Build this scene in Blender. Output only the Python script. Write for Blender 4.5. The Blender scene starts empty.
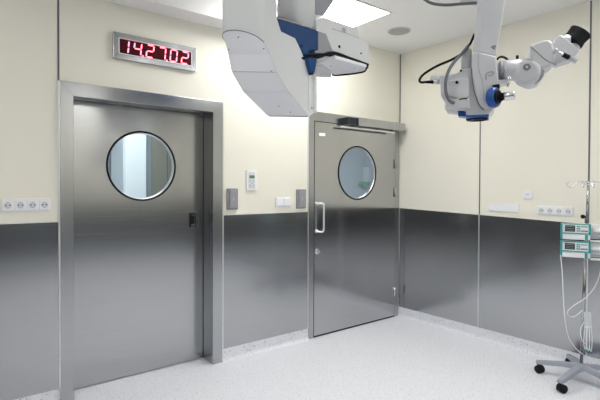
import bpy, bmesh, math, random
from mathutils import Vector as V, Matrix
random.seed(4)
C = bpy.context.scene.collection
PI = math.pi

# ------------------------------------------------------------------ camera model
CX, CY, CH = -4.0775, -3.3604, 1.4519
YAW, PITCH, ROLL, FPX, SY = .6682, -.0141, .0041, 458.84, -7.16
_cy, _sy, _cp, _sp = math.cos(YAW), math.sin(YAW), math.cos(PITCH), math.sin(PITCH)
FW = V((_sy*_cp, _cy*_cp, _sp)); _R = V((_cy, -_sy, 0)); _U = _R.cross(FW)
RT = math.cos(ROLL)*_R + math.sin(ROLL)*_U
UP = -math.sin(ROLL)*_R + math.cos(ROLL)*_U
CAM = V((CX, CY, CH))
FH = V((_sy, _cy, 0))            # horizontal viewing direction
RH = V((_cy, -_sy, 0))
def ray(px, py): return FW + (px-300)/FPX*RT - (py-200-SY)/FPX*UP
def onY(px, py, y=0.): d = ray(px, py); return CAM + (y-CY)/d.y*d
def onX(px, py, x=0.): d = ray(px, py); return CAM + (x-CX)/d.x*d
def onZ(px, py, z=0.): d = ray(px, py); return CAM + (z-CH)/d.z*d
def dp(px, py, D): return CAM + D*ray(px, py)

cam = bpy.data.cameras.new('camera'); co = bpy.data.objects.new('camera', cam); C.objects.link(co)
cam.sensor_fit = 'HORIZONTAL'; cam.sensor_width = 36; cam.lens = 36*FPX/600
cam.shift_y = SY/600
cam.clip_start = .05
m = Matrix((RT, UP, -FW)).transposed().to_4x4(); m.translation = CAM
co.matrix_world = m
bpy.context.scene.camera = co

# ------------------------------------------------------------------ materials
MATS = {}
def mat(name, col, rough=.5, metal=0., spec=.5, emit=None, es=0., trans=0., coat=0., ior=1.45, aniso=0.):
    if name in MATS: return MATS[name]
    mt = bpy.data.materials.new(name); mt.use_nodes = True
    b = mt.node_tree.nodes['Principled BSDF']
    b.inputs['Base Color'].default_value = (*col, 1)
    b.inputs['Roughness'].default_value = rough
    b.inputs['Metallic'].default_value = metal
    b.inputs['Specular IOR Level'].default_value = spec
    b.inputs['Transmission Weight'].default_value = trans
    b.inputs['Coat Weight'].default_value = coat
    b.inputs['IOR'].default_value = ior
    b.inputs['Anisotropic'].default_value = aniso
    if emit:
        b.inputs['Emission Color'].default_value = (*emit, 1); b.inputs['Emission Strength'].default_value = es
    MATS[name] = mt
    return mt
def noise_mix(mt, scale, c1, c2, lo=.4, hi=.6, stretch=(1, 1, 1), detail=3, rough=None, bump=0.):
    nt = mt.node_tree; N = nt.nodes; L = nt.links; b = N['Principled BSDF']
    tc = N.new('ShaderNodeTexCoord'); mp = N.new('ShaderNodeMapping'); mp.inputs['Scale'].default_value = stretch
    nz = N.new('ShaderNodeTexNoise'); nz.inputs['Scale'].default_value = scale; nz.inputs['Detail'].default_value = detail
    L.new(tc.outputs['Object'], mp.inputs[0]); L.new(mp.outputs[0], nz.inputs['Vector'])
    r = N.new('ShaderNodeValToRGB'); r.color_ramp.elements[0].position = lo; r.color_ramp.elements[1].position = hi
    r.color_ramp.elements[0].color = (*c1, 1); r.color_ramp.elements[1].color = (*c2, 1)
    L.new(nz.outputs['Fac'], r.inputs[0]); L.new(r.outputs[0], b.inputs['Base Color'])
    if rough:
        mr = N.new('ShaderNodeMapRange'); mr.inputs['To Min'].default_value = rough[0]; mr.inputs['To Max'].default_value = rough[1]
        L.new(nz.outputs['Fac'], mr.inputs[0]); L.new(mr.outputs[0], b.inputs['Roughness'])
    if bump:
        bp = N.new('ShaderNodeBump'); bp.inputs['Strength'].default_value = bump; bp.inputs['Distance'].default_value = .001
        L.new(nz.outputs['Fac'], bp.inputs['Height']); L.new(bp.outputs[0], b.inputs['Normal'])
    return r
cream = mat('cream_panel', (.84, .82, .73), .45, spec=.35)
noise_mix(cream, 1.2, (.845, .825, .725), (.865, .845, .75), .3, .7)
ceil_m = mat('ceiling_paint', (.82, .82, .81), .8, spec=.2)
noise_mix(ceil_m, 2, (.87, .87, .87), (.89, .89, .89), .3, .7)
steel = mat('brushed_steel', (.50, .51, .53), .27, 1.)
noise_mix(steel, 6, (.465, .475, .49), (.495, .505, .52), .3, .7, (.4, .4, 40), 4, (.15, .20))
steel2 = mat('brushed_steel_frame', (.55, .56, .58), .28, 1.)
noise_mix(steel2, 6, (.45, .46, .475), (.49, .50, .515), .3, .7, (2, 2, .3), 3, (.20, .26))
door_m = mat('brushed_steel_door', (.50, .51, .52), .24, 1.)
noise_mix(door_m, 6, (.485, .49, .50), (.515, .52, .53), .3, .7, (.4, .4, 40), 4, (.12, .17))
door_s = mat('satin_steel_door', (.50, .51, .52), .24, 1.)
noise_mix(door_s, 6, (.45, .46, .475), (.48, .49, .505), .3, .7, (.4, .4, 40), 4, (.155, .215))
vinyl = mat('speckled_vinyl', (.75, .76, .79), .5, spec=.3)
rr = noise_mix(vinyl, 100, (.36, .37, .42), (.83, .85, .905), .345, .385, (1, 1, 1), 3)
darkp = mat('added_dark_reflection_panel', (.008, .022, .045), .5)  # added on unseen walls so the steel has something dark to reflect
alu = mat('aluminium_edge', (.80, .81, .83), .35, 1.)
seam = mat('seam_gasket', (.12, .13, .15), .5)
plast = mat('white_plastic', (.86, .87, .90), .35)
plast2 = mat('white_plastic_recess', (.66, .67, .71), .4)
greyp = mat('grey_switch_plate', (.30, .30, .33), .4, .3)
greyp2 = mat('grey_switch_key', (.36, .36, .40), .35, .3)
black = mat('black_rubber', (.008, .009, .012), .5, spec=.2)
handlem = mat('satin_handle', (.90, .91, .93), .42, .85)
polem = mat('satin_chrome', (.50, .51, .54), .18, 1.)
blackg = mat('black_gloss', (.015, .02, .03), .2)
chrome = mat('chrome', (.80, .81, .83), .12, 1.)
glass = mat('glass', (.93, .97, .97), .0, trans=1., ior=1.2)
lampm = mat('lamp_diffuser', (.9, .9, .9), .5, emit=(1., .985, .96), es=9.6)
lampm2 = mat('added_anteroom_lamp', (.9, .9, .9), .5, emit=(.92, .97, 1.), es=13.)  # for the added lamps that brighten the rooms behind the doors
lampf = mat('lamp_frame', (.85, .85, .85), .4)
equip = mat('equipment_grey', (.76, .78, .79), .38, spec=.45)
equip2 = mat('equipment_light_cover', (.86, .87, .92), .35, spec=.45)
equipd = mat('equipment_mid_grey', (.36, .37, .41), .42)
scope = mat('microscope_lacquer', (.68, .70, .74), .32, coat=.2)
blue = mat('blue_cover', (.016, .065, .20), .5, spec=.3)
blue2 = mat('blue_knob', (.015, .10, .42), .3, coat=.3)
teal = mat('teal_plastic', (.03, .33, .34), .4)
baseg = mat('stand_base_grey', (.34, .37, .44), .45)
hose = mat('grey_hose', (.17, .18, .21), .5)
tubing = mat('clear_tubing', (.82, .85, .88), .25)
led_off = mat('clock_window', (.055, .002, .006), .3, spec=.2)
led_dim = mat('clock_segment_unlit', (.10, .004, .010), .6, spec=.1)
led_on = mat('clock_segment_lit', (.9, .2, .25), .4, emit=(1., .14, .20), es=3.2)
lcd = mat('green_lcd', (.10, .22, .10), .3)
lcdd = mat('dark_lcd', (.03, .045, .05), .2)
ante_w = mat('anteroom_wall', (.70, .76, .80), .6)
ante_white = mat('anteroom_cabinet', (.80, .86, .90), .5)
ante_grey = mat('anteroom_grey_panel', (.26, .30, .34), .5)
ante_olive = mat('anteroom_olive_panel', (.20, .20, .17), .5)
green = mat('green_label', (.30, .58, .46), .5)
dial = mat('emblem_grey', (.25, .28, .34), .4)

# ------------------------------------------------------------------ mesh helpers
class MB:
    def __init__(s): s.bm = bmesh.new()
    def face(s, vs, smooth=False):
        try: f = s.bm.faces.new(vs); f.smooth = smooth; return f
        except ValueError: return None
    def box(s, a, b):
        a = V(a); b = V(b); lo = [min(a[i], b[i]) for i in range(3)]; hi = [max(a[i], b[i]) for i in range(3)]
        v = [s.bm.verts.new((x, y, z)) for x in (lo[0], hi[0]) for y in (lo[1], hi[1]) for z in (lo[2], hi[2])]
        for q in ((0,1,3,2),(4,6,7,5),(0,4,5,1),(2,3,7,6),(0,2,6,4),(1,5,7,3)): s.face([v[i] for i in q])
        return s
    def obox(s, c, ux, uy, uz):
        c = V(c); ux, uy, uz = V(ux)/2, V(uy)/2, V(uz)/2
        v = [s.bm.verts.new(c+i*ux+j*uy+k*uz) for i in (-1, 1) for j in (-1, 1) for k in (-1, 1)]
        for q in ((0,1,3,2),(4,6,7,5),(0,4,5,1),(2,3,7,6),(0,2,6,4),(1,5,7,3)): s.face([v[i] for i in q])
        return s
    def prism(s, pts, d, smooth=False):
        d = V(d); n = len(pts)
        a = [s.bm.verts.new(V(p)) for p in pts]; b = [s.bm.verts.new(V(p)+d) for p in pts]
        s.face(a); s.face(b[::-1])
        for i in range(n): s.face([a[i], b[i], b[(i+1) % n], a[(i+1) % n]][::-1], smooth)
        return s
    def rings(s, rs, closed=True, cap=True, smooth=True):
        R = [[s.bm.verts.new(V(p)) for p in r] for r in rs]
        n = len(R[0])
        for a, b in zip(R, R[1:]):
            for i in range(n if closed else n-1): s.face([a[i], a[(i+1) % n], b[(i+1) % n], b[i]], smooth)
        if cap: s.face(R[0][::-1]); s.face(R[-1])
        return s
    def lathe(s, p, ax, prof, n=28, smooth=True, sx=1., flat=None):
        """prof: list of (distance along axis, radius); optional squash sx along vector flat"""
        ax = V(ax).normalized(); p = V(p)
        u = V(flat).normalized() if flat else (ax.cross(V((0, 0, 1))) if abs(ax.z) < .9 else ax.cross(V((1, 0, 0)))).normalized()
        u = (u-ax*u.dot(ax)).normalized(); w = ax.cross(u)
        return s.rings([[p+ax*t+(math.cos(2*PI*i/n)*u*sx+math.sin(2*PI*i/n)*w)*max(r, 1e-4) for i in range(n)] for t, r in prof], smooth=smooth)
    def cyl(s, a, b, r, r2=None, n=20, smooth=True):
        a = V(a); b = V(b)
        return s.lathe(a, b-a, [(0, r), ((b-a).length, r if r2 is None else r2)], n, smooth)
    def tube(s, pts, r, n=10, sub=8):
        P = [V(p) for p in pts]
        if len(P) > 2:
            Q = [P[0]]+P+[P[-1]]; out = []
            for i in range(len(P)-1):
                a, b, c, d = Q[i:i+4]
                for k in range(sub):
                    t = k/sub
                    out.append(.5*((2*b)+(-a+c)*t+(2*a-5*b+4*c-d)*t*t+(-a+3*b-3*c+d)*t**3))
            P = out+[P[-1]]
        rs = []; u = None
        for i, p in enumerate(P):
            t = (P[min(i+1, len(P)-1)]-P[max(i-1, 0)]).normalized()
            if u is None: u = t.orthogonal().normalized()
            u = (u-t*u.dot(t)).normalized(); w = t.cross(u)
            rs.append([p+(math.cos(2*PI*k/n)*u+math.sin(2*PI*k/n)*w)*r for k in range(n)])
        return s.rings(rs)
    def torus(s, c, ax, R, r, n=48, k=10):
        ax = V(ax).normalized(); c = V(c); u = ax.orthogonal().normalized(); w = ax.cross(u)
        G = [[s.bm.verts.new(c+(math.cos(2*PI*i/n)*u+math.sin(2*PI*i/n)*w)*(R+r*math.cos(2*PI*j/k))+ax*r*math.sin(2*PI*j/k)) for j in range(k)] for i in range(n)]
        for i in range(n):
            for j in range(k): s.face([G[i][j], G[(i+1) % n][j], G[(i+1) % n][(j+1) % k], G[i][(j+1) % k]], True)
        return s
def origin(o):
    l = V((0, 0, 0))
    while o: l = l+o.location; o = o.parent
    return l
def obj(name, mb, mt, parent=None, bevel=0., seg=2, **props):
    bm = mb.bm; bmesh.ops.recalc_face_normals(bm, faces=bm.faces)
    me = bpy.data.meshes.new(name)
    if parent is not None: off = origin(parent)
    else:
        xs = [v.co for v in bm.verts]
        off = V([(min(c[i] for c in xs)+max(c[i] for c in xs))/2 for i in range(3)]); off.z = min(c.z for c in xs)
    bmesh.ops.translate(bm, verts=bm.verts, vec=-off)
    bm.to_mesh(me); bm.free(); me.materials.append(mt)
    o = bpy.data.objects.new(name, me); C.objects.link(o)
    if parent is not None: o.parent = parent
    else: o.location = off
    if bevel:
        b = o.modifiers.new('bevel', 'BEVEL'); b.width = bevel; b.segments = seg; b.limit_method = 'ANGLE'; b.angle_limit = .6
        b.harden_normals = False
    for k, v in props.items(): o[k] = v
    return o
def thing(name, loc, label, cat, group=None, kind=None):
    o = bpy.data.objects.new(name, None); C.objects.link(o); o.location = V(loc); o.empty_display_size = .1
    if label: o['label'] = label
    if cat: o['category'] = cat
    if group: o['group'] = group
    if kind: o['kind'] = kind
    return o
def struct(name, mb, mt, **k):
    o = obj(name, mb, mt, **k); o['kind'] = 'structure'; return o
def copy_tree(o, parent=None, loc=None):
    c = o.copy(); C.objects.link(c); c.parent = parent
    if loc is not None: c.location = V(loc)
    for ch in list(o.children): copy_tree(ch, c)
    return c

# ------------------------------------------------------------------ room shell
X0, Y0, ZC = -6.4, -5.8, 2.935
WT = .15                      # thickness of the door wall
W = 1.21                      # top of steel wainscot
BH = .105                     # vinyl upstand
struct('floor', MB().box((X0-.1, Y0-.1, -.1), (.15, 3.2, 0)), vinyl)
struct('ceiling', MB().box((X0-.1, Y0-.1, ZC), (.15, .15, ZC+.1)), ceil_m)
struct('trim_1', MB().box((X0, -.2, 2.735), (-1.6, -.001, ZC-.001)), ceil_m)     # lowered edge above the sliding door
D1 = (-3.445, -2.244, 2.14); D2 = (-1.325, -.020, 2.167)
w = MB()
for a, b in (((X0-.1, 0, 0), (D1[0], WT, ZC)), ((D1[0], 0, D1[2]), (D1[1], WT, ZC)), ((D1[1], 0, 0), (D2[0], WT, ZC)),
             ((D2[0], 0, D2[2]), (D2[1], WT, ZC)), ((D2[1], 0, 0), (.15, WT, ZC))): w.box(a, b)
struct('wall_left', w, cream)
struct('wall_right', MB().box((0, Y0-.1, 0), (.15, 0, ZC)), cream)
struct('wall_back', MB().box((X0-.1, Y0-.1, 0), (.0, Y0, ZC)), cream)
struct('wall_side', MB().box((X0-.1, Y0, 0), (X0, 0, ZC)), cream)
# steel wainscots (4 mm proud)
T = .006
struct('trim_2', MB().box((X0, -T, BH), (D1[0]-.012, -.0005, W)), steel)
struct('trim_3', MB().box((D1[1]+.012, -T, BH), (D2[0]-.010, -.0005, W)), steel)
SM = (-.975, -1.914)
def slope_z(y): return 1.213+.028*max(y, -2.4)      # the joint of the right-hand wall falls slightly towards the viewer
n = 4
for a, b in ((-.006, SM[0]+.005), (SM[0]-.005, SM[1]+.005), (SM[1]-.005, -2.95), (-2.96, Y0)):
    struct('trim_%d' % n, MB().prism([(-T, a, BH), (-T, b, BH), (-T, b, slope_z(b)), (-T, a, slope_z(a))], (T-.0005, 0, 0)), steel); n += 1
struct('trim_%d' % n, MB().box((X0, Y0+.0005, BH), (-.0, Y0+T, 1.08)), darkp); n += 1  # added dark panel, unseen, mirrored as the dark band in the steel
struct('trim_%d' % n, MB().box((X0+.0005, Y0, BH), (X0+T, 0, 1.08)), darkp); n += 1  # same added dark panel for reflections, on the side wall
# bright aluminium edges of the steel panels
for a, b in (((D1[1]+.001, -.010, BH), (D1[1]+.012, -.0005, 2.14)), ((D2[0]-.010, -.010, BH), (D2[0]-.001, -.0005, 2.12)),
             ((-.011, -.011, BH), (-.0005, -.0005, W)), ((-.0095, SM[0]-.005, BH), (-.0005, SM[0]+.005, W-.02)),
             ((-.0095, SM[1]-.005, BH), (-.0005, SM[1]+.005, W-.055)), ((D1[1]+.012, -.009, W), (D2[0]-.010, -.0005, W+.006)),
             ((X0, -.009, W), (D1[0]-.012, -.0005, W+.006)), ((D1[0]-.011, -.012, BH), (D1[0]-.0005, -.0005, D1[2]))):
    struct('trim_%d' % n, MB().box(a, b), alu); n += 1
# dark joints of the cream panels
for a, b in (((D1[0]-.012, -.003, D1[2]), (D1[0]-.0005, -.0005, 2.73)), ((-.008, -.008, D2[2]), (-.0005, -.0005, ZC)),
             ((-.003, SM[0]-.005, W-.02), (-.0005, SM[0]+.005, ZC)), ((-.003, SM[1]-.006, W-.05), (-.0005, SM[1]+.006, ZC))):
    struct('trim_%d' % n, MB().box(a, b), seam); n += 1
# coved vinyl upstand
def cove(axis, a, b, wall, sgn):
    prof = [(0, 0), (.035, 0), (.028, .0015), (.018, .006), (.010, .014), (.0055, .026), (.0045, .05), (.0045, BH), (0, BH)]
    mb = MB()
    P = [V((a, wall+sgn*d, z)) if axis == 'x' else V((wall+sgn*d, a, z)) for d, z in prof]
    dd = V((b-a, 0, 0)) if axis == 'x' else V((0, b-a, 0))
    return mb.prism(P, dd)
struct('baseboard_left', cove('x', X0, D1[0]-.004, -.0005, -1), vinyl)
struct('baseboard_middle', cove('x', D1[1]+.001, D2[0]-.001, -.0005, -1), vinyl)
struct('baseboard_right', cove('y', -.0005, Y0, -.0005, -1), vinyl)
struct('baseboard_back', cove('x', X0, 0, Y0+.0005, 1), vinyl)

# ------------------------------------------------------------------ doors
def plate_hole(x0, x1, z0, z1, cx, cz, r, y0, y1, n=72):
    mb = MB(); ang = sorted([2*PI*i/n for i in range(n)]+[math.atan2(z-cz, x-cx) % (2*PI) for x in (x0, x1) for z in (z0, z1)])
    rs = []
    for y in (y0, y1):
        inn, out = [], []
        for a in ang:
            c, s = math.cos(a), math.sin(a)
            t = min(((x1-cx)/c if c > 1e-9 else (x0-cx)/c if c < -1e-9 else 1e9), ((z1-cz)/s if s > 1e-9 else (z0-cz)/s if s < -1e-9 else 1e9))
            inn.append(mb.bm.verts.new((cx+r*c, y, cz+r*s))); out.append(mb.bm.verts.new((cx+t*c, y, cz+t*s)))
        rs.append((inn, out))
    (i0, o0), (i1, o1) = rs; m = len(ang)
    for k in range(m):
        j = (k+1) % m
        mb.face([i0[k], i0[j], o0[j], o0[k]]); mb.face([i1[k], o1[k], o1[j], i1[j]])
        mb.face([i0[k], i1[k], i1[j], i0[j]], False); mb.face([o0[k], o0[j], o1[j], o1[k]])
    return mb
# door 1: sliding door in a deep steel reveal
door1 = thing('door_1', ((D1[0]+D1[1])/2, 0, 0), 'wide brushed steel sliding door with round window under the red digital clock', 'door', kind='structure')
IN = (-3.364, -2.331, 2.048)
f = MB()
def frame_piece(pts, y0, y1): return MB().prism([(x, y0, z) for x, z in pts], (0, y1-y0, 0))
obj('door_frame', frame_piece([(D1[0], 0), (IN[0], 0), (IN[0], IN[2]), (D1[0], D1[2])], -.014, WT+.003), steel2, door1, .002, label='left jamb of the steel frame')
obj('door_frame', frame_piece([(IN[1], 0), (D1[1], 0), (D1[1], D1[2]), (IN[1], IN[2])], -.014, WT+.003), steel2, door1, .002, label='right jamb of the steel frame')
obj('door_frame', frame_piece([(D1[0], D1[2]), (IN[0], IN[2]), (IN[1], IN[2]), (D1[1], D1[2])], -.014, WT+.003), steel2, door1, .002, label='mitred head of the steel frame')
Yd = WT+.012
wc = onY(142.5, 166, Yd); wr = (onY(177.3, 166, Yd).x-onY(108, 166, Yd).x)/2
leaf1 = obj('door_leaf', plate_hole(IN[0]-.08, IN[1]+.06, .008, IN[2]+.06, wc.x, wc.z, wr-.012, Yd, Yd+.045), door_s, door1)
def round_window(parent, c, r, y, yb):
    rim = obj('window_rim', MB().torus((c.x, y-.001, c.z), (0, 1, 0), r-.007, .0075), black, parent, label='black rubber window gasket')
    obj('window_rim', MB().lathe((c.x, y+.004, c.z), (0, 1, 0), [(0, r-.012), (.0, r-.022), (.034, r-.022), (.034, r-.012)], 64), alu, parent, label='thin bright inner window ring')
    obj('window_glass', MB().lathe((c.x, yb, c.z), (0, 1, 0), [(0, r-.02), (.004, r-.02)], 64, False), glass, parent)
def ring_window(parent, c, r, y):
    obj('window_gasket', MB().torus((c.x, y-.001, c.z), (0, 1, 0), r-.006, .0075), black, parent, label='black rubber window gasket')
    mb = MB(); n = 64
    rs = [[(c.x+rr*math.cos(2*PI*i/n), yy, c.z+rr*math.sin(2*PI*i/n)) for i in range(n)] for rr, yy in ((r-.0125, y+.004), (r-.017, y+.006), (r-.019, y+.036), (r-.0125, y+.04), (r-.0125, y+.004))]
    mb.rings(rs, cap=False)
    obj('window_bead', mb, alu, parent, label='thin bright bead inside the window')
    obj('window_glass', MB().lathe((c.x, y+.012, c.z), (0, 1, 0), [(0, r-.018), (.005, r-.018)], 64, False), glass, parent)
ring_window(leaf1, wc, wr, Yd)
obj('guide_rail', MB().box((IN[0], Yd-.009, IN[2]-.004), (IN[1], Yd-.001, IN[2]+.03)), seam, door1)
a = onY(189.3, 212, Yd); b = onY(196, 227.5, Yd)
h = obj('door_handle', MB().box((a.x, Yd-.003, b.z), (b.x, Yd-.0003, a.z)), black, leaf1, .001, label='recessed dark pull with chrome edges')
for x0, x1, z0, z1, mt in ((a.x, b.x, a.z-.009, a.z, chrome), (a.x+.012, b.x-.012, a.z-.03, a.z-.022, chrome), (a.x+.012, b.x-.012, b.z+.010, b.z+.028, chrome), (a.x, b.x, b.z, b.z+.004, steel2), (b.x-.016, b.x-.011, b.z+.028, a.z-.01, steel2)):
    obj('handle_edge', MB().box((x0, Yd-.007, z0), (x1, Yd-.002, z1)), mt, h, .001)

# door 2: hinged steel door with closer
door2 = thing('door_2', ((D2[0]+D2[1])/2, 0, 0), 'hinged brushed steel door with round window and pull handle by the room corner', 'door', kind='structure')
L2 = (-1.258, -.093, 2.070)
obj('door_frame', MB().box((D2[0], -.012, 0), (L2[0]-.006, WT, D2[2])), steel2, door2, .0015, label='left stile of the steel frame')
obj('door_frame', MB().box((L2[1]+.005, -.012, 0), (D2[1], WT, D2[2])), steel2, door2, .0015, label='right stile of the steel frame')
obj('door_frame', MB().box((L2[0]-.006, -.012, L2[2]+.007), (L2[1]+.005, WT, D2[2])), steel2, door2, .0015, label='head of the steel frame')
obj('door_gasket', MB().box((L2[0]-.006, .012, 0), (L2[0]+.01, .04, L2[2]+.007)), black, door2, label='dark vertical rubber gasket')
obj('door_gasket', MB().box((L2[0], .012, L2[2]-.01), (L2[1], .04, L2[2]+.007)), black, door2, label='dark top rubber gasket')
Y2 = -.013
c2 = onY(357.7, 173, Y2); r2 = (onY(376.8, 173, Y2).x-onY(338.8, 173, Y2).x)/2
leaf2 = obj('door_leaf', plate_hole(L2[0], L2[1], .018, L2[2], c2.x, c2.z, r2-.012, Y2, .03), door_m, door2)
ring_window(leaf2, c2, r2, Y2)
obj('bottom_gap_shade', MB().box((L2[0]+.002, Y2+.006, .003), (L2[1]-.002, .02, .017)), black, leaf2, label='black strip painting the shade in the gap under the door')  # black strip stands in for the shade of the bottom gap
a = onY(323.5, 204, -.07); b = onY(323.5, 229.5, -.07)
hx = -1.16
obj('pull_handle', MB().tube([(-1.232, Y2-.002, 1.285), (-1.215, -.045, 1.290), (-1.196, -.066, 1.285), (-1.190, -.070, 1.26), (-1.190, -.070, 1.15), (-1.190, -.070, 1.05), (-1.196, -.066, 1.022), (-1.215, -.045, 1.017), (-1.232, Y2-.002, 1.022)], .0095, 14, 5), handlem, leaf2, label='satin chrome D shaped pull handle')
for z in (1.285, 1.022): obj('handle_rose', MB().lathe((-1.232, Y2-.0005, z), (0, -1, 0), [(0, .02), (.006, .02), (.008, .017)], 24), chrome, leaf2)
k = obj('lock_rose', MB().lathe((-1.222, Y2-.0005, .828), (0, -1, 0), [(0, .026), (.007, .026), (.009, .022)], 28), chrome, leaf2)
obj('lock_knob', MB().obox((-1.222, Y2-.02, .828), (.034, 0, 0), (0, .02, 0), (0, 0, .012)), chrome, k, .002)
obj('door_sticker', MB().box((-1.208, Y2-.0015, 1.938), (-1.128, Y2-.0002, 1.968)), plast, leaf2, label='small white rectangular sticker')
for z0, z1 in ((1.655, 1.755), (1.34, 1.44), (.235, .335)):
    mb = MB().cyl((-.098, -.024, z0), (-.098, -.024, z1), .0085, n=14)
    obj('hinge', mb, equipd if z0 > 1 else chrome, door2)
cl = thing('door_closer', (-.45, -.06, 2.06), 'steel box door operator with black sensor end above the hinged door', 'door closer')
obj('operator_cover', MB().box((-.765, -.11, 2.062), (-.045, -.013, 2.145)), steel2, cl, .002)
obj('sensor_end', MB().box((-.90, -.095, 2.068), (-.766, -.013, 2.140)), blackg, cl, .003, label='glossy black sensor end')
obj('slide_rail', MB().box((-.975, -.085, 2.030), (-.185, -.062, 2.046)), alu, cl, .001, label='bright slide rail under the operator')
obj('closer_arm', MB().obox((-.42, -.055, 2.052), (.42, 0, 0), (0, .03, 0), (0, 0, .009)), equipd, cl, .001)
for x in (-.72, -.45, -.215): obj('rail_bracket', MB().box((x-.012, -.080, 2.044), (x+.012, -.0135, 2.063)), seam, cl)

# ------------------------------------------------------------------ rooms behind the door windows
def ante(x0, x1, y1, mt, lx, nm):
    struct('wall_%s_back' % nm, MB().box((x0, y1, 0), (x1, y1+.05, ZC)), mt)
    struct('wall_%s_left' % nm, MB().box((x0-.05, WT, 0), (x0, y1+.05, ZC)), mt)
    struct('wall_%s_right' % nm, MB().box((x1, WT, 0), (x1+.05, y1+.05, ZC)), mt)
    struct('ceiling_%s' % nm, MB().box((x0-.05, WT, ZC-.3), (x1+.05, y1+.05, ZC-.2)), ceil_m)
ante(-3.9, -1.66, 2.6, ante_w, -2.8, 'anteroom')
ante(-1.5, 2.4, 2.8, ante_w, -.2, 'corridor')
xs = [onY(p, 166, 1.5).x for p in (124, 147, 153, 178)]
cab = thing('tall_cabinet', ((xs[0]+xs[1])/2, 1.6, 0), 'tall white cupboard seen through the round window of the sliding door', 'cupboard')
obj('cabinet_body', MB().box((xs[0], 1.52, 0), (xs[1], 1.95, 2.45)), ante_white, cab, .004)
obj('cabinet_door', MB().box((xs[0]+.01, 1.50, .1), (xs[1]-.01, 1.519, 2.42)), ante_white, cab, .003)
loc = thing('grey_locker', ((xs[2]+xs[3])/2, 1.6, 0), 'dark grey-green locker right of the white cupboard behind the sliding door window', 'locker')
obj('locker_body', MB().box((xs[1]+.012, 1.56, 0), (xs[3]+.25, 2.0, 2.3)), ante_grey, loc, .004)
for q in range(3):
    w_ = (xs[3]+.25-xs[2])/3
    obj('locker_door', MB().box((xs[2]+q*w_+.004, 1.54, .08), (xs[2]+(q+1)*w_-.004, 1.559, 2.27)), ante_olive, loc, .003)
xl = onY(112.5, 166, 1.9).x
obj('partition_panel', MB().box((xl, 2.04, 0), (xs[0]+.4, 2.08, 2.3)), mat('anteroom_blue_grey', (.30, .35, .42), .5), None, .003, label='blue-grey panel left of the white cupboard behind the sliding door window', category='panel')
a = onY(366, 167, 2.72); b = onY(374, 187, 2.72)
db = thing('wall_dispenser', ((a.x+b.x)/2, 2.79, b.z), 'white box with a pale green band seen through the round window of the hinged door', 'dispenser')
obj('dispenser_body', MB().box((a.x, 2.72, b.z), (b.x, 2.799, a.z)), plast, db, .01)
a = onY(361.5, 182, 2.72); b = onY(371, 185.7, 2.72)
obj('dispenser_band', MB().box((a.x, 2.69, b.z), (b.x, 2.799, a.z)), green, db, .004, label='pale green band')

# ------------------------------------------------------------------ ceiling lights
def ceiling_light(x0, x1, y0, y1, z, mt, label, grp=None, e=None):
    t = thing('ceiling_light', ((x0+x1)/2, (y0+y1)/2, z), label, 'ceiling light', grp)
    fr = MB(); g = .018
    for a, b in (((x0-g, y0-g, z-.006), (x1+g, y0, z-.0005)), ((x0-g, y1, z-.006), (x1+g, y1+g, z-.0005)), ((x0-g, y0, z-.006), (x0, y1, z-.0005)), ((x1, y0, z-.006), (x1+g, y1, z-.0005))): fr.box(a, b)
    obj('light_frame', fr, lampf, t); obj('light_diffuser', MB().box((x0, y0, z-.004), (x1, y1, z-.001)), mt, t)
    return t
ceiling_light(-2.25, -1.05, -.745, -.305, ZC, lampm, 'rectangular white ceiling panel light beside the pendant')
ceiling_light(-2.25, -1.05, -3.1, -2.66, ZC, lampm, 'added unseen ceiling panel light in the middle of the room', 'added ceiling lights out of view')  # added out of view to light the room
ceiling_light(-5.0, -3.8, -2.2, -1.76, ZC, lampm, 'added unseen ceiling panel light in the left half of the room', 'added ceiling lights out of view')  # added out of view, brightens the left wall and floor
ceiling_light(-2.25, -1.05, -5.4, -4.96, ZC, lampm, 'added unseen ceiling panel light at the back of the room', 'added ceiling lights out of view')  # added out of view, lights the far end of the room
ceiling_light(-3.1, -2.5, .5, 1.1, ZC-.3, lampm2, 'added unseen light brightening the room behind the sliding door', 'added lights behind the doors')  # added lamp, unseen, makes the room behind the window bright
ceiling_light(.2, .8, 1.0, 1.6, ZC-.3, lampm2, 'added unseen light brightening the room behind the hinged door', 'added lights behind the doors')  # added lamp, unseen, makes the corridor behind the window bright
sp = thing('ceiling_speaker', (-.625, -.495, ZC), 'round grey speaker grille flush in the ceiling near the corner', 'speaker')
obj('speaker_rim', MB().lathe((-.625, -.495, ZC-.0005), (0, 0, -1), [(0, .112), (.004, .112), (.007, .105), (.007, .098)], 48), plast2, sp)
obj('speaker_grille', MB().lathe((-.625, -.495, ZC-.008), (0, 0, -1), [(0, .098), (.003, .09), (.004, .05), (.0042, 0)], 48), mat('speaker_grey', (.42, .42, .42), .7), sp)

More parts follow.
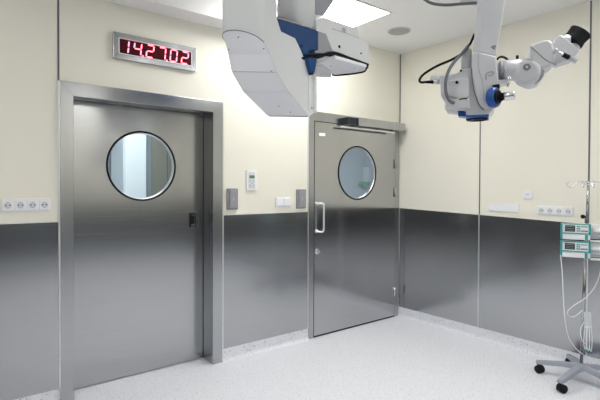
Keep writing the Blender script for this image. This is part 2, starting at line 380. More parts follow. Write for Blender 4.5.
# ------------------------------------------------------------------ clock
ck = thing('digital_clock', (-2.793, -.02, 2.355), 'silver framed digital clock with red digits above the sliding door', 'clock')
x0, x1, z0, z1 = -3.111, -2.485, 2.346, 2.530; g = .036
for nm, pts in (('top', [(x0, z1), (x1, z1), (x1-g, z1-g), (x0+g, z1-g)]), ('bottom', [(x0, z0), (x1, z0), (x1-g, z0+g), (x0+g, z0+g)]),
                ('left', [(x0, z0), (x0+g, z0+g), (x0+g, z1-g), (x0, z1)]), ('right', [(x1, z0), (x1-g, z0+g), (x1-g, z1-g), (x1, z1)])):
    obj('clock_bezel', frame_piece(pts, -.026, -.001), steel2, ck, .002)
for a, b in (((x0+g, z1-g-.005), (x1-g, z1-g)), ((x0+g, z0+g), (x1-g, z0+g+.005)), ((x0+g, z0+g+.005), (x0+g+.006, z1-g-.005)), ((x1-g-.006, z0+g+.005), (x1-g, z1-g-.005))):
    obj('bezel_lip', MB().box((a[0], -.029, a[1]), (b[0], -.002, b[1])), lampf, ck, label='bright thin inner lip')
dsp = obj('clock_display', MB().box((x0+g, -.0215, z0+g), (x1-g, -.002, z1-g)), led_off, ck, label='dark red display window')
SEG = {'0': 'abcdef', '1': 'bc', '2': 'abged', '4': 'fgbc', '7': 'abc'}
dw, dh, th, pitch = .050, .088, .0085, .0905
xd = x0+g+.020
def seg(ch, cx, cz):
    hw, hh = dw/2, dh/2
    gm = {'a': (-hw+.003, hh, hw-.003, hh, 1), 'd': (-hw+.003, -hh, hw-.003, -hh, 1), 'g': (-hw+.003, 0, hw-.003, 0, 1),
          'f': (-hw, .003, -hw, hh-.003, 0), 'e': (-hw, -hh+.003, -hw, -.003, 0), 'b': (hw, .003, hw, hh-.003, 0), 'c': (hw, -hh+.003, hw, -.003, 0)}[ch]
    xa, za, xb, zb, hor = gm; t = th/2
    if hor: P = [(xa, za), (xa+t, za+t), (xb-t, zb+t), (xb, zb), (xb-t, zb-t), (xa+t, za-t)]
    else: P = [(xa, za), (xa-t, za+t), (xb-t, zb-t), (xb, zb), (xb+t, zb-t), (xa+t, za+t)]
    return [(cx+x+z*.10, -.0222, cz+z) for x, z in P]
for i, chh in enumerate('142702'):
    cx = xd+dw/2+i*pitch; cz = (z0+z1)/2
    on = MB()
    for s_ in 'abcdefg':
        if s_ in SEG[chh]: on.prism(seg(s_, cx, cz), (0, -.0015, 0))
        else: obj('unlit_segment', MB().prism(seg(s_, cx, cz), (0, -.0015, 0)), led_dim, dsp)
    if i in (1, 3): on.prism([(cx+.036+dx, -.0222, cz-.044+dz) for dx, dz in ((-.005, -.005), (.005, -.005), (.005, .005), (-.005, .005))], (0, -.0015, 0))
    obj('lit_digit', on, led_on, dsp, label='glowing red digit')

# ------------------------------------------------------------------ switches and sockets
def on_left(name, x0, x1, z0, z1, label, cat, mt, d=.012, bev=.002, group=None):
    t = thing(name, ((x0+x1)/2, -.001, z0), label, cat, group)
    obj('face_plate', MB().box((x0, -d, z0), (x1, -.001, z1)), mt, t, bev)
    return t
for x0, x1, z0, z1, lab in ((-2.203, -2.103, 1.256, 1.432, 'grey rectangular push plate beside the sliding door frame'), (-1.474, -1.368, 1.246, 1.424, 'grey rectangular push plate beside the hinged door frame')):
    t = on_left('push_plate', x0, x1, z0, z1, lab, 'switch', greyp, .022, .004, 'grey door push plates')
    obj('push_key', MB().box((x0+.018, -.030, z0+.012), (x1-.012, -.022, z1-.012)), greyp2, t, .003)
    obj('push_mark', MB().box(((x0+x1)/2+.0, -.0312, (z0+z1)/2-.012), ((x0+x1)/2+.004, -.0302, (z0+z1)/2+.016)), plast2, t)
t = on_left('thermostat', -2.014, -1.911, 1.416, 1.590, 'white wall controller with a small green screen between the doors', 'thermostat', plast, .012)
obj('control_panel', MB().box((-1.994, -.016, 1.436), (-1.931, -.0122, 1.572)), plast2, t, .002)
obj('screen', MB().box((-1.988, -.0185, 1.520), (-1.937, -.0162, 1.545)), lcd, t, .001, label='green liquid crystal screen')
for i in range(3):
    for j in range(3): obj('button', MB().lathe((-1.980+i*.018, -.0162, 1.497-j*.02), (0, -1, 0), [(0, .005), (.002, .005)], 12), plast if (i+j) % 2 else equipd, t)
t = on_left('double_switch', -1.707, -1.542, 1.268, 1.352, 'white double light switch between the two doors', 'switch', plast, .010)
for x0 in (-1.700, -1.6225): obj('switch_rocker', MB().box((x0, -.016, 1.275), (x0+.0735, -.0102, 1.345)), plast, t, .003)
def make_socket(parent, c, nrm, tan, s=.0385, recess=True):
    """one socket insert: square surround, round recess, two pin holes"""
    c = V(c); nrm = V(nrm); tan = V(tan)
    o = obj('socket_insert', MB().obox(c+nrm*.0025, tan*2*s*.93, nrm*.005, V((0, 0, 2*s*.93))), plast, parent, .002)
    obj('socket_well', MB().lathe(c+nrm*.0052, nrm, [(0, s*.60), (.001, s*.60), (.0012, s*.5)], 28), plast2, o)
    for k in (-1, 1): obj('pin_hole', MB().lathe(c+nrm*.0066+tan*k*.0105, nrm, [(0, .0042), (.0006, .0042)], 12), black, o)
    for k in (-1, 1): obj('earth_clip', MB().obox(c+nrm*.007+V((0, 0, k*s*.5)), tan*.008, nrm*.001, V((0, 0, .004))), equipd, o)
x0, x1, z0, z1 = -3.771, -3.503, 1.287, 1.367
t = on_left('wall_socket_strip', x0, x1, z0, z1, 'white strip of four power sockets left of the sliding door', 'power sockets', plast, .009)
for i in range(4): make_socket(t, (x0+(i+.5)*(x1-x0)/4, -.0092, (z0+z1)/2), (0, -1, 0), (1, 0, 0), .033)
# right wall: three plates
a = onX(489.3, 203); b = onX(518.7, 212.7)
t = thing('rocker_switch_strip', (-.001, (a.y+b.y)/2, b.z), 'white strip of four plain rocker switches on the right wall', 'light switches')
RZ = .030
def rplate(y0, y1, z0, z1, t, d=.009): return obj('face_plate', MB().box((-d, y0, z0), (-.001, y1, z1)), plast, t, .002)
rplate(-1.074, -1.356, 1.226, 1.302, t)
for i in range(4):
    ya = -1.078-i*.0695
    obj('switch_rocker', MB().box((-.014, ya, 1.231), (-.0092, ya-.066, 1.297)), plast, t, .002)
t = thing('single_wall_switch', (-.001, -1.435, 1.345), 'small single white wall unit above the sockets on the right wall', 'switch')
rplate(-1.395, -1.474, 1.345, 1.422, t); obj('switch_rocker', MB().box((-.014, -1.405, 1.355), (-.0092, -1.464, 1.412)), plast, t, .002)
obj('switch_mark', MB().box((-.0148, -1.418, 1.386), (-.0142, -1.450, 1.391)), equipd, t)
t = thing('wall_socket_strip', (-.001, -1.665, 1.215), 'white strip of four power sockets on the right wall beside the infusion stand', 'power sockets')
rplate(-1.520, -1.805, 1.216, 1.294, t)
for i in range(4): make_socket(t, (-.0092, -1.555-i*.0715, 1.255), (-1, 0, 0), (0, -1, 0), .034)

# ------------------------------------------------------------------ ceiling pendant (left): curved housing
hang = dp(250, -40, 2.55)
pend = thing('ceiling_pendant', (hang.x, hang.y, 1.95), 'pale grey curved pendant housing hanging from the ceiling between the doors', 'ceiling pendant')
A0 = dp(264, 42, 2.50); A1 = dp(315, 42, 2.86)
vd = V((A1.x-A0.x, A1.y-A0.y, 0)).normalized(); nrm = V((vd.y, -vd.x, 0))
WV = -(RH*.210+FH*.015)
def side(px, py):           # point on the right side plane of the housing
    d = ray(px, py); t = (A0-CAM).dot(nrm)/d.dot(nrm); return CAM+d*t
under = [(264, 42), (270.5, 55), (277, 72), (289, 92), (309.3, 116.3)]
back = [(315, 112.5), (315, 62), (305, 60.5), (300.5, 49.5), (295, 38.3), (281, 31.5), (276.5, 17.5), (276.5, -2)]
U_ = [side(*p) for p in under]; B_ = [side(*p) for p in back]
top = B_[-1].copy(); top.z = ZC-.001; ftop = U_[0].copy(); ftop.z = ZC-.001
slope = (U_[0]-U_[1]); slope = slope/(V((slope.x, slope.y, 0)).length)       # going towards the viewer rises along the cut
NS = 20
rs = []
for i in range(NS+1):
    t = i/NS; bulge = .075*(max(0, 1-(2*t-1)**2))**.5
    sh = WV*t; rim = U_[0]+sh+V((slope.x*bulge, slope.y*bulge, slope.z*bulge*.5))
    ft = V((rim.x, rim.y, ZC-.001))
    rs.append([ft, rim]+[p+sh*f_ for p, f_ in zip(U_[1:], (1.10, 1.21, 1.27, 1.22))]+[p+sh*(1.18 if k_ < 3 else 1.1 if k_ < 5 else 1.) for k_, p in enumerate(B_)]+[top+sh])
mb = MB(); G = [[mb.bm.verts.new(p) for p in r] for r in rs]; m = len(G[0])
for i in range(NS):
    for j in range(m):
        k = (j+1) % m; mb.face([G[i][j], G[i+1][j], G[i+1][k], G[i][k]], j == 0)
mb.face(G[0]); mb.face(G[-1][::-1])
hs = obj('housing', mb, equip, pend)
# under cover plates
mb = MB()
nU = V((0, 0, -1))
def lerp(a, b, t): return a+(b-a)*t
dn = V((0, 0, -.0025))-FH*.0015
cov = MB(); ins = .03
cr = [[r[1]]+[p for p in r[2:6]] for r in rs]
cr = [[lerp(cr[i][j], cr[NS//2][j], ins)+dn for j in range(5)] for i in range(NS+1)]
g2 = [[cov.bm.verts.new(p) for p in r] for r in cr]
for i in range(NS):
    for j in range(4): cov.face([g2[i][j], g2[i][j+1], g2[i+1][j+1], g2[i+1][j]])
cv = obj('bottom_cover', cov, equip2, pend, label='pale lavender grey underside cover')
so = cv.modifiers.new('thickness', 'SOLIDIFY'); so.thickness = .0018
def cr_at(t, s):            # t across 0..1, s along 0..4
    i = min(NS-1, int(t*NS)); ft = t*NS-i; j = min(3, int(s)); fs = s-j
    return lerp(lerp(cr[i][j], cr[i+1][j], ft), lerp(cr[i][j+1], cr[i+1][j+1], ft), fs)
for s_ in (1.98, 2.95):
    obj('cover_joint', MB().tube([cr_at(.02, s_)-V((0, 0, .002)), cr_at(.98, s_)-V((0, 0, .002))], .0012, 6), equipd if s_ < 2.5 else equip, cv)
obj('cover_gasket', MB().tube([r[1]-V((0, 0, .001))-FH*.002 for r in rs], .0022, 6, 1), hose, cv, label='dark joint along the curved rim')
for t_, s_ in ((.05, .6), (.95, .7), (.5, .25), (.1, 1.9), (.5, 3.55), (.35, 3.8)):
    obj('cover_screw', MB().lathe(cr_at(t_, s_)-V((0, 0, .002)), (0, -.3, -1), [(0, .005), (.002, .004)], 12), hose, cv)
e0 = U_[-1]; obj('end_slot', MB().obox(e0+WV*.61+V((0, 0, -.001))-FH*.002, WV*1.12, FH*.006, V((0, 0, .008))), hose, pend, .001, label='dark slot at the lower end')
obj('rear_strip', MB().prism([side(*p)+nrm*.001 for p in ((308.3, 76), (310, 76), (310, 108), (308.8, 110))], nrm*.004), equip2, pend)
obj('rear_plate', MB().prism([side(*p) for p in ((313.2, 62), (315.6, 62), (315.6, 113), (313.2, 111))], nrm*.01), equip, pend)
obj('plate_screw', MB().lathe(side(311.7, 108)+nrm*.001, nrm, [(0, .006), (.002, .005)], 12), hose, pend)
c_ = side(308.8, 60)+FH*.0
obj('cable_gland', MB().prism([side(*p)+nrm*.002 for p in ((304.0, 58.5), (313, 59), (311.5, 69), (310.3, 73.5), (307.6, 73.5), (306.3, 69))], nrm*.03), blue, pend, .003, label='small dark blue connector')
obj('gland_tip', MB().prism([side(*p)+nrm*.006 for p in ((307.7, 73.3), (310.2, 73.3), (309.8, 75.2), (308.1, 75.2))], nrm*.02), black, pend)

# arm with drive box behind the housing (runs along X)
YA = dp(335, 40, 2.95).y
def ya(px, py, o=0.): return onY(px, py, YA+o)
arm = thing('pendant_arm', (ya(330, 40).x, YA+.1, ya(330, 60).z), 'blue and grey motor box arm carried on a ceiling column behind the pendant', 'equipment arm')
obj('blue_cover', MB().prism([ya(*p) for p in ((262, 14), (318, 30.7), (318.3, 50), (309, 50.2), (286, 44), (262, 36))], (0, .22, 0)), blue, arm, .004, label='blue side cover')
obj('top_edge', MB().prism([ya(*p) for p in ((262, 12), (317.5, 28.6), (318, 30.4), (262, 13.8))], (0, .22, 0)), equipd, arm, .001)
obj('blue_bulge', MB().lathe(ya(306, 49, -.03), (0, 1, 0), [(0, .015), (.004, .032), (.02, .038), (.06, .038)], 24), blue, arm, .0, label='rounded blue boss')
obj('wedge_plate', MB().prism([ya(*p) for p in ((318.2, 31), (326, 34), (332.3, 50.3), (315.5, 55), (315, 50.5), (318.4, 50.2))], (0, .22, 0)), equipd, arm, .002, label='mid grey wedge shaped cover')
bx_ = obj('drive_box', MB().prism([ya(*p) for p in ((316, 20), (324, 17), (358.5, 28.8), (359, 38), (369, 43.7), (369, 65), (332.3, 50.6), (326, 34), (316, 31))], (0, .24, 0)), equip, arm, .004)
for p in ((339.3, 46.6), (361, 53.4)): obj('bolt_hole', MB().lathe(ya(*p, -.0005), (0, -1, 0), [(0, .010 if p[0] < 350 else .007), (.002, .009 if p[0] < 350 else .006)], 18), black, bx_)
obj('emblem', MB().obox(ya(344, 30.5, -.001), (.045, 0, .012), (0, .001, 0), (0, 0, .036)), plast2, bx_)
for q in range(3): obj('emblem_line', MB().obox(ya(344, 28.6+q*1.5, -.002), (.026, 0, -.007), (0, .001, 0), (0, 0, .004)), hose, bx_)
obj('cover_line', MB().tube([ya(332, 28.5, -.001), ya(359, 37.8, -.001)], .0012, 6), equipd, bx_)
# underside plate of the box and cable loom
zl = ya(369, 65).z
tray = [ya(313, 60, .0), ya(318, 56.5, .0), ya(369, 66.5, .0)]
pl = [dp(314.5, 64.5, 2.80), dp(335, 58.5, 3.02), dp(367, 67.3, 3.12), dp(362, 72.3, 3.02), dp(337, 76.5, 2.90), dp(326, 72.5, 2.84)]
zz = sum(p.z for p in pl)/6
pl = [onZ(px, py, zz) for px, py in ((315.5, 64.5), (335, 58.5), (366.5, 67.5), (362, 71.7), (337, 74.8), (326, 72.3))]
obj('under_tray', MB().prism(pl, (0, 0, .02)), equip2, arm, .003, label='pale underside tray')
for px, py in ((331, 66), (355, 68)): obj('tray_screw', MB().lathe(onZ(px, py, zz-.0002), (0, 0, -1), [(0, .005), (.002, .004)], 10), hose, arm)
obj('black_cable', MB().tube([ya(298, 58.5, -.01), ya(316, 57.5, -.014), ya(333, 53, -.014), ya(350, 58.5, -.014), ya(368, 65, -.012)], .0105, 8), black, arm, label='black cable along the box')
obj('black_cable', MB().tube([ya(298, 55.5, -.01), ya(318, 54.5, -.014), ya(334, 56, -.05), ya(352, 61, -.05), ya(367.5, 67.5, -.03)], .0085, 8), black, arm, label='second black cable along the box')
obj('black_seal', MB().tube([p+V((0, 0, -.004)) for p in (pl[2], pl[3], pl[4], pl[4]*.6+pl[5]*.4)], .006, 8, 4), black, arm, label='black edging under the tray')
obj('foot_plate', MB().prism([onZ(px, py, zz-.004) for px, py in ((315.6, 66), (322, 65), (331, 71), (331, 77.5), (316, 76.8))], (0, 0, .016)), plast2, arm, .003)
obj('column_foot', MB().lathe(onZ(324.5, 76.0, zz-.012)+V((0, 0, -.002)), (0, 0, 1), [(0, .033), (.004, .036), (.012, .036)], 28), plast2, arm, label='round pale foot under the tray')
cb = ya(296, 20, .11)
obj('column', MB().cyl((cb.x, cb.y, ya(296, 24).z), (cb.x, cb.y, ZC-.03), .118, n=48), equip, arm)
obj('ceiling_flange', MB().lathe((cb.x, cb.y, ZC-.001), (0, 0, -1), [(0, .2), (.035, .2), (.05, .125)], 48), equip, arm)
obj('bracket', MB().prism([onY(*p, YA+.06) for p in ((309, -8), (338, -8), (333.5, 1.5), (324, 16), (316, 14.5), (313, 13))], (0, .08, 0)), equipd, arm, .004, label='mid grey sloping bracket')
obj('bracket', MB().prism([onY(*p, YA+.055) for p in ((311.5, 13), (316, 14), (316.5, 29), (312, 29))], (0, .08, 0)), equip, arm, .003, label='short upright post')

# ------------------------------------------------------------------ operating microscope (right)
DM = 1.72
FM = V((ray(492, 100).x, ray(492, 100).y, 0)).normalized(); RM = V((FM.y, -FM.x, 0))
def mp(px, py, o=0.): return dp(px, py, DM+o)
mic = thing('surgical_microscope', mp(480, 121), 'pale grey operating microscope head hanging on a ceiling arm with angled black eyepiece', 'microscope')
def mpr(name, pts, o0, o1, mt, parent=None, bev=.004, **k): return obj(name, MB().prism([mp(*p, o0) for p in pts], FM*(o1-o0)), mt, parent or mic, bev, 3, **k)
top_y = -90
# suspension arm: hexagonal box, narrow left facet + main face; runs up to the ceiling
def dpt(px, py, o): return mp(px, py, o)
TL, TM, TR = (484.3, top_y), (500.8, top_y), (520.5, top_y)
r_b = [mp(472.8, 52, .03), mp(479, 51.6, 0), mp(496.3, 56, .0), mp(495.4, 55, .10), mp(477, 50, .12)]
r_m = [mp(477.2, 0, .03), mp(486.3, 0, 0), mp(505.2, 0, .0), mp(504.2, 0, .10), mp(482, 0, .12)]
dirs = [(b-a) for a, b in zip(r_b, r_m)]
dz = [(ZC-.04-b.z)/(b.z-a.z) for a, b in zip(r_b, r_m)]
r_t = [b+(b-a)*k_ for a, b, k_ in zip(r_b, r_m, dz)]
obj('suspension_arm', MB().rings([r_b, r_m, r_t], smooth=False), scope, mic, .003, 2)
tc_ = sum(r_t, V((0, 0, 0)))/5
obj('ceiling_flange', MB().lathe((tc_.x, tc_.y, ZC-.001), (0, 0, -1), [(0, .17), (.035, .17), (.045, .12)], 40), scope, mic)
obj('arm_emblem', MB().prism([mp(*p, -.001) for p in ((490.5, 47), (493, 45.5), (496, 45), (495.3, 47.6), (494.5, 50), (492, 48.5))], FM*.001), dial, mic, label='small grey emblem on the arm')
# front cover of the head
front = [(472.6, 52.3), (479, 52), (496.3, 56.3), (497, 66), (499, 82), (500, 92), (496.5, 103), (490, 108.5), (484, 109.3), (479.5, 105), (475.5, 94), (473, 80), (471.3, 66)]
fc = mpr('head_cover', front, -.012, .10, scope, bev=.006)
obj('cover_line', MB().tube([mp(479, 52.5, -.0125), mp(478, 60, -.0125), mp(479.5, 72, -.0125), mp(482.5, 80, -.0125), mp(483.5, 92, -.0125), mp(484.5, 101, -.0125)], .0008, 6), equipd, fc)
obj('cover_emblem', MB().tube([mp(486, 80, -.0128), mp(486, 75, -.0128), mp(488, 72.5, -.0128), mp(492, 71.6, -.0128), mp(493.5, 73, -.0128), mp(492, 75.2, -.0128), mp(488, 76, -.0128)], .0014, 6), dial, fc, label='grey outline mark on the cover')
obj('cover_edge', MB().tube([mp(p[0]-.4, p[1], -.008) for p in ((471.7, 68), (473, 82), (475.8, 95), (480, 105.5), (484.5, 109.8))], .0022, 6), hose, fc, label='dark groove behind the cover')
# main optics block behind / left of the cover
mpr('optics_block', [(444.5, 109.3), (445, 98), (440.3, 95.5), (440, 86), (439.7, 75), (456, 73.5), (461, 69.5), (470, 67.5), (488, 67), (494, 108), (488, 116.3), (466, 116.3), (465.5, 110.5)], .0, .13, scope, bev=.006)
mpr('side_housing', [(446.5, 80.5), (465, 77.5), (469, 80), (469, 97), (462, 99.5), (446.5, 96)], -.010, .0, scope, bev=.006)
mpr('lower_housing', [(446, 99), (469.5, 97.5), (470.5, 108.5), (446, 108.5)], -.012, .0, scope, bev=.005)
mpr('cover_slot', [(459.4, 98.8), (463.2, 98), (467.4, 97.8), (467, 99), (463, 99.3), (459.4, 100)], -.0135, -.011, black, bev=0)
obj('lock_screw', MB().lathe(mp(456.8, 82.4, -.010), -FM, [(0, .006), (.004, .005)], 16), black, mic)
obj('lock_screw', MB().lathe(mp(461, 70.8, -.001), -FM, [(0, .004), (.004, .004)], 16), black, mic)
mpr('blue_cap', [(458, 110.4), (466, 109.8), (466, 116.6), (458, 116)], .015, .07, blue2, bev=.002, label='small blue block under the optics')
mpr('blue_band', [(466, 115.2), (488.8, 114.2), (488.8, 116.6), (466, 117.2)], -.008, .10, blue2, bev=.001, label='thin blue band above the lens')
lc = mp(477, 116.0, .045)
obj('objective_lens', MB().lathe(lc, (0, 0, -1), [(0, .040), (.014, .040), (.017, .037), (.017, .031), (.012, .029)], 40), black, mic, label='black objective ring')
obj('rear_column', MB().cyl(mp(466, 50, .09), mp(466.5, 70, .09), .021, n=24), equip, mic)
# left motor stub with plug
obj('motor_stub', MB().cyl(mp(441.5, 79.5, .05), mp(431.8, 79.8, .045), .0175, .0165, 24), scope, mic)
obj('plug', MB().cyl(mp(437, 81.8, .028), mp(433, 82, .026), .0085, .0085, 18), chrome, mic)
pl_ = obj('cable_plug', MB().cyl(mp(432.6, 82, .026), mp(426, 82, .026), .0065, .005, 14), black, mic)
obj('cable', MB().tube([mp(426, 82, .026), mp(421, 82.3, .026), mp(419.7, 79.5, .03), mp(424, 74, .04), mp(437, 66, .05), mp(452, 59.5, .06), mp(463, 52.5, .07), mp(470, 44, .06), mp(474.5, 34, .06)], .0048, 8), black, mic, label='thin black cable')
obj('hose', MB().tube([mp(454, 103, -.014), mp(449, 100, -.022), mp(446, 92, -.024), mp(446, 80, -.024), mp(449, 70, -.01), mp(455, 61, .01), mp(462, 53.5, .05), mp(469, 45, .05)], .0060, 12), hose, mic, label='ribbed grey hose')
obj('top_hose', MB().tube([mp(418, -9, .08), mp(425, -.5, .08), mp(433, 3.6, .08), mp(446, 5, .08), mp(460, 4, .08), mp(477, 3, .07)], .0058, 10), hose, mic, label='dark hose crossing at the top')
mpr('top_bracket', [(461, -6), (478, -6), (478, 4), (470, 1.5), (460, 1.8)], .09, .13, equip, bev=.002)
# focus knob
kc = mp(495.5, 97.3, -.02)
kax = (-FM*.5+RM*.9).normalized()
kn = obj('focus_knob', MB().lathe(kc-kax*.022, kax, [(0, .030), (.004, .036), (.018, .038), (.026, .036), (.030, .030)], 36), blue2, mic, label='round blue focus knob')
obj('knob_face', MB().lathe(kc+kax*.0082, kax, [(0, .026), (.006, .024), (.007, .02)], 30), black, kn, label='black knob face')
hd = (RM*1.0-V((0, 0, .0))+V((0, 0, .03))-FM*.15).normalized()
obj('knob_grip', MB().lathe(mp(501, 96.8, -.03), hd, [(0, .0150), (.040, .0155), (.046, .0145), (.048, .011)], 28), chrome, mic, label='chrome sterilisable grip')
mpr('black_bracket', [(492, 84.8), (499.5, 83.8), (500, 87.5), (497, 89.5), (494.5, 93), (493.5, 88)], -.022, .0, black, bev=.002)
# coupling rings and binocular tube
q0 = mp(497, 72, .045)
def tubeL(name, p0, p1, prof, mt, **k):
    a, b = mp(*p0), mp(*p1); ax = (b-a); L_ = ax.length
    return obj(name, MB().lathe(a, ax, [(t*L_, r) for t, r in prof], 36), mt, mic, **k)
tubeL('coupling_ring', (496.5, 72, .04), (504, 70.5, .03), [(0, .036), (.25, .036), (.3, .031), (.45, .031), (.5, .036), (.8, .036), (.85, .032), (1, .032)], equipd)
tubeL('body_tube', (502, 70.7, .03), (527, 69.5, .02), [(0, .030), (.08, .0375), (.15, .039), (1, .041)], scope)
mpr('lower_flange', [(497, 80), (509, 78.5), (509.5, 82.5), (498.5, 84)], .01, .07, equip, bev=.003)
obj('joint_disc', MB().lathe(mp(527.5, 71, -.030), FM, [(0, .030), (.004, .040), (.012, .0455), (.075, .0455), (.088, .040)], 40), scope, mic)
obj('disc_ring', MB().torus(mp(529.5, 72, .012), FM, .0462, .0012, 48, 6), equipd, mic)
obj('joint_emblem', MB().lathe(mp(526.8, 67, -.0305), -FM, [(0, .0125), (.001, .012)], 20), dial, mic, .0, label='round grey-blue emblem')
obj('emblem_centre', MB().lathe(mp(526.8, 67, -.032), -FM, [(0, .004), (.0008, .0035)], 16), equip, mic)
obj('joint_disc', MB().lathe(mp(531.5, 73, .03), FM, [(0, .043), (.004, .045), (.08, .045), (.088, .040)], 40), scope, mic)
obj('clamp_knob', MB().cyl(mp(517.5, 60, .02), mp(517.2, 55.5, .02), .0055, .005, 14), black, mic)
obj('black_cable', MB().tube([mp(497, 59.5, .04), mp(500, 57, .03), mp(504, 57.3, .02), mp(508, 60, .02), mp(510, 63, .03)], .0042, 8), black, mic, label='short black cable over the coupling')
lv = obj('lock_lever', MB().cyl(mp(508.8, 78, -.02), mp(508, 87, -.025), .0052, .0045, 14), chrome, mic, label='small chrome lever')
obj('lever_tip', MB().lathe(mp(509, 78.5, -.02), UP, [(-.008, .003), (-.004, .0072), (.004, .0072), (.008, .003)], 16), chrome, lv)
# inclined tube
incl = [(529.7, 45.8), (534, 43.2), (544, 39.8), (548.5, 39.5), (553, 42), (556, 59), (553.5, 63), (549.5, 66.5), (541, 69.2), (537, 66.5), (532, 62), (530, 56)]
it = mpr('inclined_tube', incl, -.035, .07, scope, bev=.012)
mpr('tube_neck', [(533, 62), (541.5, 66), (540.5, 71.5), (536, 77), (530, 76)], -.01, .055, equip, bev=.008)
obj('tube_line', MB().tube([mp(530.3, 46, -.0358), mp(538, 53, -.0362), mp(546, 60, -.0362), mp(556, 65, -.034)], .0012, 6), hose, it)
e1 = [(551, 43.5), (559.4, 33.8), (565, 36.5), (580.5, 49.3), (571.5, 60), (562, 62.5), (556, 65), (552, 60)]
mpr('binocular_housing', e1, -.018, .045, scope, bev=.008)
ea = (mp(580, 36.5, .0)-mp(571, 47, .0)).normalized()
for bx, by in ((566.8, 39.2), (576.0, 46.0)):
    base = mp(bx, by, .012)
    obj('eyepiece_tube', MB().lathe(base-ea*.02, ea, [(0, .017), (.028, .017)], 28), scope, mic)
obj('eyecup', MB().lathe(mp(571.7, 42.6, .014)-ea*.002, ea, [(0, .034), (.001, .0395), (.006, .0405), (.025, .0375), (.046, .0395), (.054, .0415), (.056, .040), (.050, .033), (.02, .028)], 40, sx=.62, flat=FM), black, mic, label='black rubber double eyecup')
lr = obj('adjust_rod', MB().cyl(mp(555, 50.5, -.040), mp(574.5, 60.5, -.040), .0042, n=14), chrome, mic)
obj('rod_knob', MB().lathe(mp(553.3, 50.3, -.036), (mp(574, 60.5)-mp(555, 50.8)), [(0, .008), (.004, .011), (.013, .0105), (.016, .007)], 20), scope, lr)
obj('rod_knob', MB().cyl(mp(563, 54.5, -.040), mp(569, 57.6, -.040), .0085, .009, 18), black, lr, label='black knurled knob')
obj('rod_knob', MB().cyl(mp(571, 58.7, -.040), mp(576, 61.3, -.040), .0082, .0085, 18), plast2, lr)

# ------------------------------------------------------------------ infusion stand
BC = V((-.30, -1.985, 0))
st = thing('infusion_stand', BC, 'chrome infusion stand with grey five-legged wheeled base by the right wall', 'stand')
hub = V((BC.x, BC.y, .118))
obj('base_hub', MB().lathe((BC.x, BC.y, .092), (0, 0, 1), [(0, .045), (.03, .045), (.04, .03), (.045, .024)], 30), baseg, st, .0)
for q, ang in enumerate((108, 178, 252, 324, 36)):
    a_ = math.radians(ang); d = V((math.cos(a_), math.sin(a_), 0)); s_ = V((-d.y, d.x, 0)); c = V((BC.x, BC.y, 0))
    L_ = (.288, .328, .306, .306, .306)[q]
    rr_ = []
    for t, zt, zb, hw in ((.02, .128, .095, .034), (.12, .120, .090, .030), (L_-.02, .098, .072, .024), (L_+.015, .094, .070, .021)):
        rr_.append([c+d*t+s_*hw+V((0, 0, zb)), c+d*t+s_*hw*.75+V((0, 0, zt)), c+d*t-s_*hw*.75+V((0, 0, zt)), c+d*t-s_*hw+V((0, 0, zb))])
    lg = obj('base_leg', MB().rings(rr_, smooth=False), baseg, st, .004, 2)
    cc = c+d*(L_-.002)
    yaw = a_+1.1
    wx = V((math.cos(yaw), math.sin(yaw), 0))
    wc_ = cc+V((-wx.y, wx.x, 0))*.010+V((0, 0, .031))
    cs = obj('castor', MB().cyl(cc+V((0, 0, .058)), cc+V((0, 0, .072)), .011, n=12), black, lg, label='black twin wheel castor')
    obj('castor_hood', MB().lathe(wc_-wx*.008, wx, [(0, .028), (.016, .028)], 20), black, cs)
    for sg in (-1, 1): obj('castor_wheel', MB().lathe(wc_+wx*sg*.0085, wx*sg, [(0, .029), (.002, .031), (.013, .031), (.0155, .026), (.016, .01)], 24), black, cs)
ptop = dp(588.3, 182.5, (BC-CAM).dot(FW)+.02); pb = V((BC.x, BC.y, .13))
pmid = pb+(ptop-pb)*((1.205-.13)/(ptop.z-.13))
obj('lower_pole', MB().cyl(pb, pmid, .0108, n=24), polem, st, label='wider lower chrome pole')
obj('upper_pole', MB().cyl(pmid, ptop+V((0, 0, .01)), 0.0085, n=20), polem, st)
obj('pole_collar', MB().lathe(pmid-V((0, 0, .02)), (ptop-pb), [(0, .015), (.05, .015), (.055, .011)], 24), hose, st)
kx = pmid-RH*.012+V((0, 0, .03))
kb = obj('clamp_knob', MB().lathe(pmid+V((0, 0, .028)), -RH, [(.0, .006), (.018, .006), (.020, .012), (.026, .0155), (.038, .0155), (.042, .011)], 20), black, st, label='black clamping knob')
hk0 = ptop+V((0, 0, -.005))
hkc = obj('hook_hub', MB().lathe(ptop-V((0, 0, .022)), (0, 0, 1), [(0, .009), (.003, .012), (.026, .012), (.030, .009)], 20), chrome, st)
for q, (dv) in enumerate(((-RH), (RH), (FH), (-FH))):
    s1 = 1. if q < 2 else .45
    pts = [hk0, hk0+dv*.03*s1+V((0, 0, .012)), hk0+dv*.085*s1+V((0, 0, .006)), hk0+dv*.115*s1+V((0, 0, -.022)), hk0+dv*.135*s1+V((0, 0, -.032)), hk0+dv*.158*s1+V((0, 0, -.018)), hk0+dv*.165*s1+V((0, 0, -.002)), hk0+dv*.145*s1+V((0, 0, .006))]
    obj('hook', MB().tube(pts, .003, 8, 5), chrome, hkc)

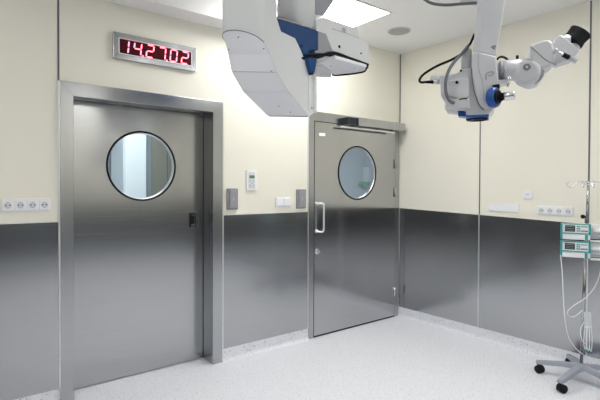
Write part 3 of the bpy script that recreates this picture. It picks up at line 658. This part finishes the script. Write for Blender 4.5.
# two infusion pumps clamped one above the other
def make_pump(zoff, label):
    DP = (BC-CAM).dot(FW)-.05
    uu = (RH*.87-FH*.47).normalized(); ff = V((uu.y, -uu.x, 0)); ff = ff if ff.dot(FH) < 0 else -ff   # ff faces the viewer
    tl = dp(561.3, 223.3, DP)+V((0, 0, zoff)); Wd, Hh, Dd = .184, .117, .075
    def P(u, v, o=0.): return tl+uu*u-V((0, 0, v))+ff*o
    t = thing('infusion_pump', P(Wd/2, Hh, -Dd/2), label, 'infusion pump', 'infusion pumps on the stand')
    def b(name, u0, u1, v0, v1, o0, o1, mt, parent=t, bev=.002, **k):
        return obj(name, MB().obox((P(u0, v0, o0)+P(u1, v1, o1))/2, uu*(u1-u0), ff*(o1-o0), V((0, 0, v1-v0))), mt, parent, bev, **k)
    b('pump_body', 0, Wd, 0, Hh, -Dd, -.004, plast, bev=.006)
    b('teal_edge', -.003, .009, -.001, Hh, -Dd*.9, .001, teal, label='teal left end')
    b('teal_edge', .010, Wd, .067, .074, -.02, .003, teal, label='teal band under the controls')
    b('teal_edge', .012, Wd, -.001, .006, -.02, .003, teal, label='teal top line')
    b('teal_edge', Wd-.012, Wd+.002, 0, .078, -.03, .003, teal, label='teal right end')
    b('teal_edge', Wd-.034, Wd-.016, .078, Hh, -.02, .002, teal, label='teal latch')
    fp = b('control_face', .012, Wd-.012, .006, .066, -.004, .002, equip, bev=.001)
    b('display', .024, .088, .012, .058, .0015, .004, lcdd, fp, .001, label='dark liquid crystal display')
    for i in range(3): b('display_line', .030, .082, .020+i*.013, .023+i*.013, .004, .0044, equipd, fp, 0)
    for i in range(2):
        for j in range(3): b('button', .098+i*.012, .108+i*.012, .014+j*.016, .024+j*.016, .001, .004, teal, fp, .001, label='teal button')
    for j in range(3): b('button', .124, .168, .015+j*.016, .023+j*.016, .001, .004, (equipd, plast, hose)[j], fp, .001)
    b('syringe_cradle', Wd+.002, Wd+.17, .004, Hh-.01, -Dd, -.04, equip, bev=.004)
    obj('syringe', MB().cyl(P(Wd+.006, .045, -.022), P(Wd+.17, .045, -.022), .0155, n=20), plast, t, label='white syringe barrel')
    b('cradle_rail', Wd, Wd+.17, .09, .102, -.045, -.03, equipd)
    b('cradle_rail', Wd, Wd+.17, .116, .130, -.05, -.02, equip)
    obj('pump_clamp', MB().obox(P(.13, .066, -Dd-.006), uu*.05, ff*.03, V((0, 0, .05))), hose, t, .003)
    return t
make_pump(0, 'upper of the two white and teal infusion pumps on the stand')
make_pump(-.131, 'lower of the two white and teal infusion pumps on the stand')
DT = (BC-CAM).dot(FW)
def tp(px, py, o=0.): return dp(px, py, DT+o)
obj('infusion_tube', MB().tube([tp(560.5, 255, -.13), tp(562, 270, -.12), tp(563, 290, -.11), tp(564.5, 315, -.1), tp(568, 335, -.08), tp(574, 346, -.06), tp(579, 351.5, -.04), tp(582.6, 354, -.035)], .0036, 8), tubing, None, label='thin white tube hanging left of the infusion stand pole', category='tube')
obj('infusion_tube', MB().tube([tp(606, 250, -.08), tp(602, 264, -.06), tp(598, 280, -.04), tp(592, 291, -.03), tp(584, 299, -.03), tp(573, 306, -.03), tp(568, 311, -.03), tp(568.5, 315.5, -.03), tp(573, 317, -.03), tp(578, 314, -.03), tp(582, 310.5, -.025)], .0036, 8), tubing, None, label='thin white tube crossing in front of the stand pole in a loop', category='tube')
lp = MB()
for q in range(3):
    x = 584.3+q*2.6; ph = q*.9
    lp.tube([tp(x, 312, -.022-.004*(q % 3)), tp(x+.5, 325+q, -.025), tp(x-.6+ph*.3, 343+q*1.2, -.022), tp(x+1.6, 350+q*.7, -.028), tp(x+2.6, 343-q, -.03), tp(x+1.9, 326, -.026), tp(x+1, 311.5+q*.5, -.024)], .0031, 6, 6)
bd = obj('tube_bundle', lp, tubing, None, label='coiled bundle of white tubing hanging on the stand pole', category='tube')
lp = MB().tube([tp(584, 322, -.02), tp(580.5, 330, -.03), tp(582, 340, -.035), tp(586, 344, -.035)], .0028, 6)
obj('loose_loop', lp, tubing, bd)
obj('bundle_tie', MB().obox(tp(587.6, 327, -.024), RH*.046, FH*.022, V((0, 0, .005))), plast, bd, .002)
obj('roller_clamp', MB().obox(tp(586.5, 351, -.034), RH*.012, FH*.012, V((0, 0, .022))), teal, bd, .002, label='small teal roller clamp')

# ------------------------------------------------------------------ world and view
wd = bpy.data.worlds.new('world'); bpy.context.scene.world = wd; wd.use_nodes = True
wd.node_tree.nodes['Background'].inputs[0].default_value = (.6, .65, .7, 1); wd.node_tree.nodes['Background'].inputs[1].default_value = .3
s = bpy.context.scene.view_settings; bpy.context.scene.display_settings.display_device = 'sRGB'
s.view_transform = 'Standard'; s.look = 'None'; s.gamma = 1; s.use_curve_mapping = False
s.exposure = .64
